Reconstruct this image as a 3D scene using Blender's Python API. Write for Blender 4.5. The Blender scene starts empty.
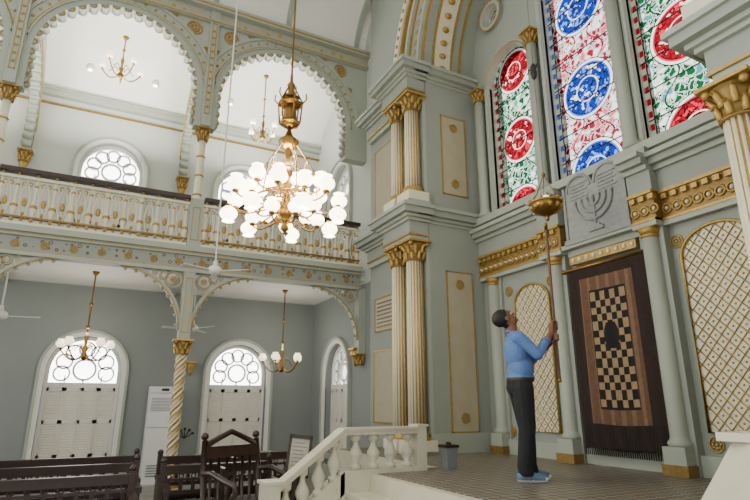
import bpy, math, random
from mathutils import Matrix, Vector
random.seed(3)
pi=math.pi; sin=math.sin; cos=math.cos
def lin(h):
    h=h.lstrip('#'); r=[int(h[i:i+2],16)/255 for i in (0,2,4)]
    return tuple((c/12.92 if c<=.04045 else ((c+.055)/1.055)**2.4) for c in r)+(1,)
# ---------------------------------------------------------------- materials
def new_mat(name):
    m=bpy.data.materials.new(name); m.use_nodes=True
    nt=m.node_tree; b=nt.nodes.get('Principled BSDF'); return m,nt,b
def mat(name,col,rough=.6,metal=0,var=.12,scale=6,bump=0,emit=0,ecol=None,col2=None):
    m,nt,b=new_mat(name); c=lin(col)
    b.inputs['Roughness'].default_value=rough; b.inputs['Metallic'].default_value=metal
    tc=nt.nodes.new('ShaderNodeTexCoord'); no=nt.nodes.new('ShaderNodeTexNoise')
    no.inputs['Scale'].default_value=scale; no.inputs['Detail'].default_value=5
    nt.links.new(tc.outputs['Object'],no.inputs['Vector'])
    mx=nt.nodes.new('ShaderNodeMix'); mx.data_type='RGBA'
    d=lin(col2) if col2 else tuple(x*(1-var*2.2) for x in c[:3])+(1,)
    mx.inputs[6].default_value=d; mx.inputs[7].default_value=c if col2 else tuple(min(1,x*(1+var*.6)) for x in c[:3])+(1,)
    nt.links.new(no.outputs['Fac'],mx.inputs[0]); nt.links.new(mx.outputs[2],b.inputs['Base Color'])
    if bump:
        bp=nt.nodes.new('ShaderNodeBump'); bp.inputs['Strength'].default_value=bump; bp.inputs['Distance'].default_value=.01
        nt.links.new(no.outputs['Fac'],bp.inputs['Height']); nt.links.new(bp.outputs[0],b.inputs['Normal'])
    if emit:
        b.inputs['Emission Color'].default_value=lin(ecol or col); b.inputs['Emission Strength'].default_value=emit
    return m
WALL=mat('wall_greygreen','#969c92',.75,var=.05,scale=1.3)
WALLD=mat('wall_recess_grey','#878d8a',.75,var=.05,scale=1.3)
TRIM=mat('trim_pale_green','#a4aa9d',.6,var=.05,scale=3)
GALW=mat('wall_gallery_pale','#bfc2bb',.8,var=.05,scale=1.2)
PANEL=mat('panel_beige','#b0a88f',.7,var=.08,scale=5)
WHITE=mat('ceiling_white','#ebe9e0',.8,var=.02,scale=2)
CREAM=mat('cream_paint','#dfd8be',.55,var=.06,scale=9)
GOLD=mat('gold_paint','#bf9c52',.42,metal=.4,var=.25,scale=25,bump=.3)
GOLDD=mat('gold_dark','#9b7c40',.5,metal=.35,var=.28,scale=30,bump=.3)
BRASS=mat('brass','#96733a',.3,metal=.9,var=.2,scale=20)
WOOD=mat('dark_wood','#38231b',.35,var=.3,scale=14,bump=.1)
POLE=mat('pole_wood','#6b4a34',.4,var=.2,scale=20)
SHUT=mat('shutter_cream','#dedacd',.6,var=.05,scale=5)
FRAMEW=mat('window_frame_white','#e0dfd9',.6,var=.03)
MARB=mat('marble','#cfcab4',.35,var=.1,scale=5)
STONE=mat('tablet_stone','#9a9d99',.7,var=.2,scale=14,bump=.4)
PLAQ=mat('plaque_stone','#bab4a4',.6,var=.1,scale=30)
OPAL=mat('opal_glass','#fff4dc',.3,var=0,emit=9,ecol='#fff0d2')
OPALD=mat('opal_glass_dim','#f6ecd8',.3,var=0,emit=2.2,ecol='#ffe9c4')
DOWN=mat('downlight','#ffffff',.3,var=0,emit=12,ecol='#fff4de')
ACW=mat('ac_white','#e6e7e4',.4,var=.02)
ACG=mat('ac_grille','#7d8283',.5,var=.05)
BLACK=mat('black_iron','#15130f',.4,var=.1)
SKIN=mat('skin','#7d513b',.5,var=.06,scale=20)
HAIR=mat('hair','#120d0b',.6,var=.2,scale=60)
SHIRT=mat('shirt_blue','#5878b2',.8,var=.1,scale=18,bump=.8)
PANTS=mat('trousers_navy','#101218',.8,var=.2,scale=14,bump=.8)
SHOE=mat('shoe_blue','#57718c',.6,var=.1)
SOLE=mat('shoe_sole','#e5e5e2',.6,var=.02)
BELT=mat('belt','#2c1a10',.5)
EYEW=mat('eye_white','#e8e4dc',.3,var=0)
LIPS=mat('lips','#7a463a',.5,var=.05)
CURB=mat('curtain_border','#2c1b15',.9,var=.25,scale=30,bump=.5)
CURT=mat('curtain_tan','#6a4c38',.9,var=.25,scale=20,bump=.4)
CURT2=mat('curtain_gold','#7c6046',.85,var=.2,scale=20,bump=.4)
CURT3=mat('curtain_check','#9c8360',.85,var=.2,scale=20,bump=.4)
CURK=mat('curtain_black','#14100e',.9,var=.2,scale=40)
def node_tools(nt):
    def L(a,b): nt.links.new(a,b)
    def math_(op,a,b=None,c=None):
        n=nt.nodes.new('ShaderNodeMath'); n.operation=op
        for i,x in enumerate((a,b,c)):
            if x is None: continue
            if isinstance(x,(int,float)): n.inputs[i].default_value=x
            else: L(x,n.inputs[i])
        return n.outputs[0]
    def mix(f,a,b):
        n=nt.nodes.new('ShaderNodeMix'); n.data_type='RGBA'
        for i,x in ((0,f),(6,a),(7,b)):
            if isinstance(x,(tuple,int,float)): n.inputs[i].default_value=x
            else: L(x,n.inputs[i])
        return n.outputs[2]
    return L,math_,mix
def mat_ornament(name,base,c1,c2,sc):
    m,nt,b=new_mat(name); L,mt,mix=node_tools(nt)
    tc=nt.nodes.new('ShaderNodeTexCoord'); v=nt.nodes.new('ShaderNodeTexVoronoi'); v.inputs['Scale'].default_value=sc
    v.inputs['Randomness'].default_value=.25
    L(tc.outputs['Object'],v.inputs['Vector'])
    a=mt('LESS_THAN',v.outputs['Distance'],.18); c=mt('LESS_THAN',v.outputs['Distance'],.42); d=mt('LESS_THAN',v.outputs['Distance'],.33)
    k=mix(c,lin(base),lin(c1)); k=mix(d,k,lin(base)); k=mix(a,k,lin(c2)); L(k,b.inputs['Base Color']); b.inputs['Roughness'].default_value=.6
    return m
ORN=mat_ornament('fascia_ornament','#8f948a','#6a5148','#ae9258',9)
SPAN=mat_ornament('spandrel_ornament','#9ca196','#bda365','#a88c50',4)
def mat_tiles(name,c1,c2,c3,sc,rough=.35):
    m,nt,b=new_mat(name); L,mt,mix=node_tools(nt)
    tc=nt.nodes.new('ShaderNodeTexCoord'); mp=nt.nodes.new('ShaderNodeMapping'); mp.inputs['Rotation'].default_value=(0,0,pi/4)
    mp.inputs['Location'].default_value=(.013,.017,.313)
    L(tc.outputs['Object'],mp.inputs[0])
    ch=nt.nodes.new('ShaderNodeTexChecker'); ch.inputs['Scale'].default_value=sc; L(mp.outputs[0],ch.inputs[0])
    ch.inputs[1].default_value=lin(c1); ch.inputs[2].default_value=lin(c2)
    ch2=nt.nodes.new('ShaderNodeTexChecker'); ch2.inputs['Scale'].default_value=sc/3; L(mp.outputs[0],ch2.inputs[0])
    k=mix(mt('MULTIPLY',ch2.outputs['Fac'],.45),ch.outputs[0],lin(c3))
    no=nt.nodes.new('ShaderNodeTexNoise'); no.inputs['Scale'].default_value=3; L(tc.outputs['Object'],no.inputs[0])
    k=mix(mt('MULTIPLY',no.outputs['Fac'],.2),k,lin('#6d675e'))
    L(k,b.inputs['Base Color']); b.inputs['Roughness'].default_value=rough
    return m
TILE=mat_tiles('platform_tiles','#938a7c','#38322e','#6c6459',13,.4)
TILE2=mat_tiles('hall_tiles','#8f8c84','#77746d','#84817a',2.5)
def mat_glass(name,meds,rad,ground,leaf,med1,med2,half,leaf2,mc):
    m,nt,b=new_mat(name); nt.nodes.remove(b); L,mt,mix=node_tools(nt)
    out=[n for n in nt.nodes if n.type=='OUTPUT_MATERIAL'][0]
    tc=nt.nodes.new('ShaderNodeTexCoord'); sp=nt.nodes.new('ShaderNodeSeparateXYZ'); L(tc.outputs['Object'],sp.inputs[0])
    X,Z=sp.outputs[0],sp.outputs[2]
    no=nt.nodes.new('ShaderNodeTexNoise'); no.inputs['Scale'].default_value=9; L(tc.outputs['Object'],no.inputs['Vector'])
    va=nt.nodes.new('ShaderNodeVectorMath'); va.operation='SCALE'; va.inputs['Scale'].default_value=.13; L(no.outputs['Color'],va.inputs[0])
    vb=nt.nodes.new('ShaderNodeVectorMath'); vb.operation='ADD'; L(tc.outputs['Object'],vb.inputs[0]); L(va.outputs[0],vb.inputs[1])
    v=nt.nodes.new('ShaderNodeTexVoronoi'); v.inputs['Scale'].default_value=11; L(vb.outputs[0],v.inputs['Vector'])
    ve=nt.nodes.new('ShaderNodeTexVoronoi'); ve.feature='DISTANCE_TO_EDGE'; ve.inputs['Scale'].default_value=11; L(vb.outputs[0],ve.inputs['Vector'])
    sc=nt.nodes.new('ShaderNodeSeparateColor'); L(v.outputs['Color'],sc.inputs[0])
    leafm=mt('MULTIPLY',mt('GREATER_THAN',sc.outputs[0],.30),mt('GREATER_THAN',ve.outputs['Distance'],.09))
    k=mix(leafm,lin(ground),lin(leaf))
    k=mix(mt('MULTIPLY',mt('GREATER_THAN',sc.outputs[1],.82),leafm),k,lin(leaf2))
    w=mt('SINE',mt('MULTIPLY',Z,9.0)); w=mt('ABSOLUTE',mt('SUBTRACT',mt('ABSOLUTE',X),mt('ADD',mt('MULTIPLY',w,.12),.24)))
    k=mix(mt('LESS_THAN',w,.014),k,lin(leaf))
    k=mix(mt('LESS_THAN',ve.outputs['Distance'],.03),k,lin('#0c110e'))
    dm=None
    for z in meds:
        dz=mt('SUBTRACT',Z,z); d=mt('SQRT',mt('ADD',mt('MULTIPLY',X,X),mt('MULTIPLY',dz,dz)))
        dm=d if dm is None else mt('MINIMUM',dm,d)
    v2=nt.nodes.new('ShaderNodeTexVoronoi'); v2.inputs['Scale'].default_value=17; L(vb.outputs[0],v2.inputs['Vector'])
    v3=nt.nodes.new('ShaderNodeTexVoronoi'); v3.feature='DISTANCE_TO_EDGE'; v3.inputs['Scale'].default_value=17; L(vb.outputs[0],v3.inputs['Vector'])
    sc2=nt.nodes.new('ShaderNodeSeparateColor'); L(v2.outputs['Color'],sc2.inputs[0])
    q=mix(mt('GREATER_THAN',sc2.outputs[0],.65),lin(med1),lin(med2))
    q=mix(mt('GREATER_THAN',sc2.outputs[1],.9),q,lin('#e8e2d0'))
    q=mix(mt('LESS_THAN',v3.outputs['Distance'],.06),q,lin('#0e0b0a'))
    q=mix(mt('LESS_THAN',mt('ABSOLUTE',mt('SUBTRACT',dm,rad*.5)),.010),q,lin('#d8d2c0'))
    k=mix(mt('LESS_THAN',dm,rad+.085),k,lin('#101812'))
    k=mix(mt('LESS_THAN',dm,rad+.07),k,lin('#e8ece4'))
    k=mix(mt('LESS_THAN',dm,rad+.035),k,lin(mc))
    k=mix(mt('LESS_THAN',dm,rad+.010),k,lin('#100d0b'))
    k=mix(mt('LESS_THAN',dm,rad),k,q)
    br=nt.nodes.new('ShaderNodeTexChecker'); br.inputs['Scale'].default_value=11; br.inputs[1].default_value=lin('#e6e8dc'); br.inputs[2].default_value=lin(med2)
    L(tc.outputs['Object'],br.inputs[0])
    axx=mt('ABSOLUTE',X)
    k=mix(mt('GREATER_THAN',axx,half-.075),k,lin('#0c0e10'))
    k=mix(mt('GREATER_THAN',axx,half-.06),k,br.outputs[0])
    tb=nt.nodes.new('ShaderNodeBsdfTransparent'); L(k,tb.inputs[0])
    L(tb.outputs[0],out.inputs[0]); return m
# ---------------------------------------------------------------- mesh builder
class MB:
    def __init__(s,M=None): s.v=[];s.f=[];s.mi=[];s.sm=[];s.mats=[];s.M=M or Matrix()
    def add(s,vs,fs,m,sm=False):
        o=len(s.v)
        if m not in s.mats: s.mats.append(m)
        k=s.mats.index(m); M=s.M
        s.v+= [tuple(M@Vector(p)) for p in vs]
        for f in fs: s.f.append([i+o for i in f]); s.mi.append(k); s.sm.append(sm)
    def hexa(s,p,m): s.add(p,[(0,3,2,1),(4,5,6,7),(0,1,5,4),(1,2,6,5),(2,3,7,6),(3,0,4,7)],m)
    def box(s,x0,x1,y0,y1,z0,z1,m):
        s.hexa([(x0,y0,z0),(x1,y0,z0),(x1,y1,z0),(x0,y1,z0),(x0,y0,z1),(x1,y0,z1),(x1,y1,z1),(x0,y1,z1)],m)
    def lathe(s,c,prof,m,n=16,sm=True,rf=None,tw=0,m2=None,cap=True):
        vs=[];k=len(prof)
        for i,(r,z) in enumerate(prof):
            for j in range(n):
                a=2*pi*j/n; rr=r*(rf(j,i) if rf else 1); a2=a+tw*z
                vs.append((c[0]+rr*cos(a2),c[1]+rr*sin(a2),c[2]+z))
        A=[];B=[]
        for i in range(k-1):
            for j in range(n):
                q=(i*n+j,i*n+(j+1)%n,(i+1)*n+(j+1)%n,(i+1)*n+j)
                (B if (m2 and (j%4 in(1,2))) else A).append(q)
        if cap: A+= [tuple(range(n))[::-1],tuple((k-1)*n+j for j in range(n))]
        if m2:
            o=len(s.v); s.add(vs,A,m,sm)
            if m2 not in s.mats: s.mats.append(m2)
            for q in B: s.f.append([i+o for i in q]); s.mi.append(s.mats.index(m2)); s.sm.append(sm)
        else: s.add(vs,A,m,sm)
    def sphere(s,c,r,m,n=12,k=8,sc=(1,1,1),R=None):
        vs=[(0,0,-1)];
        for i in range(1,k):
            t=-pi/2+pi*i/k
            for j in range(n): a=2*pi*j/n; vs.append((cos(t)*cos(a),cos(t)*sin(a),sin(t)))
        vs.append((0,0,1)); fs=[]
        for j in range(n):
            fs.append((0,1+(j+1)%n,1+j))
            for i in range(k-2): fs.append((1+i*n+j,1+i*n+(j+1)%n,1+(i+1)*n+(j+1)%n,1+(i+1)*n+j))
            fs.append((1+(k-2)*n+j,1+(k-2)*n+(j+1)%n,len(vs)-1))
        o=[]
        for p in vs:
            q=Vector((p[0]*r*sc[0],p[1]*r*sc[1],p[2]*r*sc[2]))
            if R: q=R@q
            o.append((c[0]+q.x,c[1]+q.y,c[2]+q.z))
        s.add(o,fs,m,True)
    def tube(s,pts,r,m,n=6,closed=False):
        P=[Vector(p) for p in pts];k=len(P);vs=[];up=None
        for i in range(k):
            if closed: t=P[(i+1)%k]-P[i-1]
            else: t=P[min(i+1,k-1)]-P[max(i-1,0)]
            t.normalize()
            if up is None:
                up=Vector((0,0,1)) if abs(t.z)<.9 else Vector((1,0,0))
            a=t.cross(up)
            if a.length<1e-4: a=t.cross(Vector((0,1,0)))
            a.normalize(); b=a.cross(t).normalized(); up=b
            rr=r[i] if isinstance(r,(list,tuple)) else r
            for j in range(n):
                q=P[i]+rr*(cos(2*pi*j/n)*a+sin(2*pi*j/n)*b); vs.append(tuple(q))
        fs=[]
        for i in range(k if closed else k-1):
            for j in range(n):
                i2=(i+1)%k; fs.append((i*n+j,i*n+(j+1)%n,i2*n+(j+1)%n,i2*n+j))
        if not closed: fs+= [tuple(range(n)),tuple((k-1)*n+j for j in range(n))[::-1]]
        s.add(vs,fs,m,True)
    def cyl(s,p0,p1,r0,m,n=12,r1=None):
        s.tube([p0,p1],[r0,r0 if r1 is None else r1],m,n)
    def cap2(s,p0,p1,r0,r1,m,n=12):
        s.sphere(p0,r0,m,n,8); s.sphere(p1,r1,m,n,8); s.tube([p0,p1],[r0,r1],m,n)
    def ringt(s,c,R,r,m,ax='y',n=20,k=6,a0=0,a1=2*pi):
        pts=[]
        full=abs(a1-a0-2*pi)<1e-6; N=n if full else n+1
        for i in range(N):
            a=a0+(a1-a0)*i/n
            if ax=='y': pts.append((c[0]+R*cos(a),c[1],c[2]+R*sin(a)))
            elif ax=='z': pts.append((c[0]+R*cos(a),c[1]+R*sin(a),c[2]))
            else: pts.append((c[0],c[1]+R*cos(a),c[2]+R*sin(a)))
        s.tube(pts,r,m,k,full)
    def band(s,cx,cz,r0,r1,a0,a1,y0,y1,m,n=32):
        vs=[];
        for i in range(n+1):
            a=a0+(a1-a0)*i/n
            for r in (r0,r1):
                for y in (y0,y1): vs.append((cx+r*cos(a),y,cz+r*sin(a)))
        fs=[]
        for i in range(n):
            o=4*i;p=o+4
            fs+=[(o,o+2,p+2,p),(o+1,p+1,p+3,o+3),(o,p,p+1,o+1),(o+2,o+3,p+3,p+2)]
        fs+=[(0,1,3,2),(4*n,4*n+2,4*n+3,4*n+1)]
        s.add(vs,fs,m)
    def wall(s,x0,x1,z0,z1,y0,y1,ops,m,nseg=28,jamb=None):
        xs={x0,x1}
        for cx,h,sl,sp,rd in ops:
            for i in range(nseg+1):
                x=cx-h*cos(pi*i/nseg)
                if x0<x<x1: xs.add(x)
        xs=sorted(xs)
        def top(o,x):
            cx,h,sl,sp,rd=o
            return sp+(math.sqrt(max(0,h*h-(x-cx)**2)) if rd else 0)
        def bot(o,x):
            cx,h,sl,sp,rd=o
            return sp-math.sqrt(max(0,h*h-(x-cx)**2)) if rd==2 else sl
        for a,b in zip(xs[:-1],xs[1:]):
            if b-a<1e-5: continue
            mid=(a+b)/2; act=sorted([o for o in ops if abs(mid-o[0])<o[1]],key=lambda o:o[2])
            la,lb=z0,z0; segs=[]
            for o in act:
                if o[2]>z0+1e-4: segs.append((la,lb,bot(o,a),bot(o,b)))
                la,lb=top(o,a),top(o,b)
            segs.append((la,lb,z1,z1))
            for p,q,r,t in segs:
                s.hexa([(a,y0,p),(b,y0,q),(b,y1,q),(a,y1,p),(a,y0,r),(b,y0,t),(b,y1,t),(a,y1,r)],m)
    def build(s,name,parent=None,merge=True):
        me=bpy.data.meshes.new(name); me.from_pydata(s.v,[],s.f)
        for m in s.mats: me.materials.append(m)
        me.polygons.foreach_set('material_index',s.mi); me.polygons.foreach_set('use_smooth',s.sm)
        me.validate(); me.update()
        ob=bpy.data.objects.new(name,me); bpy.context.scene.collection.objects.link(ob)
        if parent: ob.parent=parent
        return ob
def frame(x,y,z,rot=0): return Matrix.Translation((x,y,z))@Matrix.Rotation(rot,4,'Z')
def capital(mb,x,y,z,r,h,m=GOLD,m2=GOLDD):
    mb.lathe((x,y,z),[(r*1.15,0),(r*1.2,h*.05),(r,h*.08),(r,h*.3),(r*1.1,h*.6),(r*1.5,h*.85)],m2,16)
    for row,(n,z0,z1,ro) in enumerate(((8,h*.08,h*.45,1.35),(8,h*.35,h*.78,1.6))):
        for i in range(n):
            a=2*pi*(i+.5*row)/n; pts=[]
            for t in (0,.4,.8,1.0,.92):
                rr=r*(1.05+(ro-1.05)*t**2); zz=z0+(z1-z0)*min(t,1)-(h*.06 if t==.92 else 0)
                if t==.92: rr=r*(ro+.12)
                pts.append((x+rr*cos(a),y+rr*sin(a),z+zz))
            mb.tube(pts,[r*.2,r*.24,r*.2,r*.13,r*.06],m,5)
    for i in range(4):
        a=pi/4+i*pi/2; mb.sphere((x+r*1.6*cos(a),y+r*1.6*sin(a),z+h*.82),r*.3,m,8,6)
    w=r*1.6; mb.box(x-w,x+w,y-w,y+w,z+h*.9,z+h,m)
def fcol(mb,x,y,z0,z1,r,caph=.3,ped=True):
    zb=z0
    if ped:
        mb.box(x-r*1.5,x+r*1.5,y-r*1.5,y+r*1.5,z0,z0+.16,CREAM)
        mb.lathe((x,y,z0+.16),[(r*1.4,0),(r*1.45,.03),(r*1.2,.06),(r*1.3,.09),(r*1.05,.12)],GOLD,20); zb=z0+.28
    H=z1-caph-zb
    rf=lambda j,i:(1.0 if j%4 in(0,3) else .9)
    mb.lathe((x,y,zb),[(r,0),(r*.98,H*.5),(r*.92,H)],CREAM,64,True,rf,m2=GOLD)
    capital(mb,x,y,z1-caph,r*.95,caph)
def rosette(mb,x,y,z,r,m=GOLD):
    mb.ringt((x,y,z),r,r*.14,m,'y',20,5)
    for i in range(8):
        a=pi*2*i/8; mb.sphere((x+r*.55*cos(a),y,z+r*.55*sin(a)),r*.24,m,6,4,(1,.5,1))
    mb.sphere((x,y,z),r*.25,m,8,6,(1,.6,1))
def goldframe(mb,x0,x1,z0,z1,y,t=.012,m=GOLD,fill=None):
    if fill: mb.box(x0,x1,y-.004,y+.02,z0,z1,fill)
    for a,b,c,d in ((x0,x1,z0,z0+t*2),(x0,x1,z1-t*2,z1),(x0,x0+t*2,z0,z1),(x1-t*2,x1,z0,z1)):
        mb.box(a,b,y-t*1.3,y+.02,c,d,m)
ZF=-1.6; ZP=-.754; XL=-13.0; YE=4.95; XG=-10.1; YA=5.9
LW=frame(XL,0,0,pi/2); GW=frame(XG,0,0,pi/2)
# ---------------------------------------------------------------- floors
b=MB(); b.box(-13.4,3,-7,6.2,ZF-.2,ZF,TILE2); b.build('floor')
b=MB()
b.box(-5.85,-.2,2.86,5.0,ZF,ZP,MARB); b.box(-7.25,-2.25,2.86+.9,5.9,ZF,ZP-.001,MARB); b.box(-9.0,-5.85,3.9,4.9,ZF,ZP-.002,MARB)
b.box(-5.83,-.25,2.95,4.74,ZP,ZP+.006,TILE); b.box(-7.2,-2.3,4.74,5.88,ZP,ZP+.006,TILE); b.box(-8.9,-5.83,3.92,4.74,ZP,ZP+.005,TILE)
for i in range(5):
    y=2.86-.28*(i+1); z=ZP-.17*(i+1)
    b.box(-5.85,-.2,y,2.9,ZF,z,MARB); b.box(-5.86,-.2,y-.02,y+.04,z-.03,z+.004,MARB)
b.build('floor_platform')
# ---------------------------------------------------------------- windows
def window(mb,cx,half,sill,spring,ztrans,shy=.2,sw=.09):
    mb.band(cx,spring,half,half+sw,0,pi,-.05,.02,FRAMEW); mb.band(cx,spring,half+sw,half+sw+.05,0,pi,-.08,.02,TRIM)
    for sx in(-1,1):
        a,b_=sorted((cx+sx*half,cx+sx*(half+sw))); mb.box(a,b_,-.05,.02,sill,spring,FRAMEW)
        a,b_=sorted((cx+sx*(half+sw),cx+sx*(half+sw+.05))); mb.box(a,b_,-.08,.02,sill,spring,TRIM)
    mb.box(cx-half-.18,cx+half+.18,-.12,.05,sill-.1,sill,TRIM)
    y=shy
    mb.band(cx,spring,half-.07,half+.01,0,pi,y-.05,y+.05,FRAMEW)
    for sx in(-1,1):
        a,b_=sorted((cx+sx*(half-.07),cx+sx*(half+.01))); mb.box(a,b_,y-.05,y+.05,sill,spring,FRAMEW)
    mb.box(cx-half,cx+half,y-.06,y+.05,ztrans-.05,ztrans+.05,FRAMEW)
    R=half-.08; cz=spring+.02
    mb.band(cx,cz,R*.3,R*.37,0,2*pi,y-.03,y+.03,FRAMEW,24)
    n=9
    for i in range(n):
        a=-.25*pi+1.5*pi*i/(n-1)
        px,pz=cx+R*.68*cos(a),cz+R*.68*sin(a)
        if pz-R*.28<ztrans: continue
        mb.band(px,pz,R*.21,R*.265,0,2*pi,y-.03,y+.03,FRAMEW,14)
    mb.box(cx-.015,cx+.015,y-.03,y+.03,ztrans,cz-R*.3,FRAMEW)
    for sx in(-.5,.5): mb.box(cx+sx*R*1.1-.012,cx+sx*R*1.1+.012,y-.03,y+.03,ztrans,cz-R*.2,FRAMEW)
    mb.box(cx-half,cx+half,y+.03,y+.05,sill,ztrans,SHUT)
    w=(2*half-.14)/4; x0=cx-half+.07
    for i in range(4):
        a=x0+i*w+.003; c=x0+(i+1)*w-.003; yy=y-.02-(.012 if i in(1,2) else 0)
        mb.box(a,a+.04,yy-.03,yy+.05,sill,ztrans-.05,SHUT); mb.box(c-.04,c,yy-.03,yy+.05,sill,ztrans-.05,SHUT)
        H=ztrans-.05-sill
        for zz in (sill,sill+H*.5-.03,ztrans-.12): mb.box(a,c,yy-.03,yy+.05,zz,zz+.07,SHUT)
        ns=int(H/.055)
        for k in range(ns):
            zz=sill+.05+k*(H-.1)/ns
            mb.hexa([(a+.04,yy-.026,zz),(c-.04,yy-.026,zz),(c-.04,yy-.016,zz-.004),(a+.04,yy-.016,zz-.004),
                     (a+.04,yy-.004,zz+.056),(c-.04,yy-.004,zz+.056),(c-.04,yy+.008,zz+.052),(a+.04,yy+.008,zz+.052)],SHUT)
lowL=[(-3.4,.71,-1.07,.66,1),(-.13,.71,-1.07,.66,1),(3.1,.68,-1.07,.66,1)]
upL=[(-3.4,.68,2.95,5.2,1),(-.17,.68,2.95,5.2,1),(2.9,.66,2.95,5.2,1)]
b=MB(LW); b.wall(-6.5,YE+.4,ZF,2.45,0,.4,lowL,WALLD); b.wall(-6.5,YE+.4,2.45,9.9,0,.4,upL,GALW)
b.box(-6.5,YE,-.06,0,ZF,ZF+.3,TRIM); b.build('wall_left')
n=1
for o in lowL:
    b=MB(LW); window(b,o[0],o[1],o[2],o[3],.36); b.build('window_%d'%n); n+=1
for o in upL:
    b=MB(LW); window(b,o[0],o[1],o[2],o[3],4.95); b.build('window_%d'%n); n+=1
EW=frame(0,YE,0)
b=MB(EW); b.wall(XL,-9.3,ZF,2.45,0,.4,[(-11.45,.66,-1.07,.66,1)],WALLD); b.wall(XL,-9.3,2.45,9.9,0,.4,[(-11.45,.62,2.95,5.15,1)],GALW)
b.box(XL,-9.3,-.06,0,ZF,ZF+.3,TRIM)
b.build('wall_end_aisle')
b=MB(EW); window(b,-11.45,.66,-1.07,.66,.36); b.build('window_%d'%n); n+=1
b=MB(EW); window(b,-11.45,.62,2.95,5.15,4.9); b.build('window_%d'%n); n+=1
# ---------------------------------------------------------------- gallery
b=MB(); b.box(XL,XG+.05,-6.5,YE,2.5,2.76,GALW)
b.box(XL,XG,-6.5,YE,2.48,2.5,WHITE)
for y in(-5.1,-1.87,1.38): b.box(XL,XG,y-.1,y+.1,2.36,2.5,TRIM)
b.build('floor_gallery')
b=MB(GW)
b.box(-6.5,YE-.1,-.07,.1,2.36,2.62,ORN); b.box(-6.5,YE-.1,-.12,.1,2.62,2.68,TRIM); b.box(-6.5,YE-.1,-.18,.1,2.68,2.78,TRIM)
b.box(-6.5,YE-.1,-.1,.1,2.30,2.36,TRIM); b.box(-6.5,YE-.1,-.125,-.1,2.655,2.67,GOLD); b.box(-6.5,YE-.1,-.09,-.07,2.36,2.375,GOLD)
x=-6.4
while x<YE-.2:
    rosette(b,x,-.075,2.49,.06,GOLD); x+=.42
b.build('trim_1')
def bracket(mb,c,side,z0=1.25,ztop=2.32):
    R=ztop-z0
    cx=c+side*(R+.1)
    a0,a1=(pi/2,pi) if side>0 else (0,pi/2)
    mb.band(cx,z0,R-.03,R+.04,a0,a1,-.05,.05,TRIM,14)
    mb.ringt((cx,-.06,z0),R-.02,.012,GOLD,'y',14,5,a0,a1)
    for k,(t,rr) in enumerate(((.12,.15),(.33,.085),(.5,.05))):
        d=rr+.02
        px=c+side*(.1+d)+side*(t-.12)*1.1; pz=ztop-d
        mb.band(px,pz,rr-.02,rr,0,2*pi,-.035,.035,TRIM,16)
        mb.ringt((px,-.035,pz),rr-.03,.008,GOLD,'y',14,4)
        if k==0: rosette(mb,px,-.03,pz,.05)
    for i in range(9):
        a=a0+(a1-a0)*(i+.5)/9; mb.sphere((cx+(R-.05)*cos(a),0,z0+(R-.05)*sin(a)),.03,TRIM,6,4)
def gcol(y):
    b=MB(GW); r=.09
    b.box(y-.17,y+.17,-.17,.17,ZF,ZF+.25,CREAM)
    b.lathe((y,0,ZF+.25),[(.16,0),(.165,.04),(.13,.08),(.14,.12),(.11,.15)],GOLD,16)
    H=.85-(ZF+.4)
    b.lathe((y,0,ZF+.4),[(r,H*i/60) for i in range(61)],CREAM,24,True,lambda j,i:1.0+.1*cos(j*pi/3),tw=12,m2=GOLD)
    capital(b,y,0,.82,.105,.26)
    b.box(y-.1,y+.1,-.09,.09,1.08,2.34,TRIM)
    goldframe(b,y-.06,y+.06,1.2,2.2,-.095,.006)
    bracket(b,y,1); bracket(b,y,-1)
    b.box(y-.12,y+.12,-.14,.12,2.76,3.72,TRIM); goldframe(b,y-.07,y+.07,2.9,3.55,-.145,.007)
    b.lathe((y,0,3.72),[(.12,0),(.1,.05),(.075,.08),(.07,.6),(.068,1.28)],CREAM,18,True)
    for z in(.1,.5,.9): b.lathe((y,0,3.72+z),[(.075,0),(.09,.02),(.075,.04)],GOLD,16)
    capital(b,y,0,4.98,.085,.27)
    b.build('gallery_column')
for y in(-5.12,-1.87,1.38): gcol(y)
b=MB(GW); bracket(b,YE-.05,-1); b.box(YE-.15,YE,-.1,.1,.95,2.34,TRIM); capital(b,YE-.1,0,.75,.09,.22)
b.build('trim_2')
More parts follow.
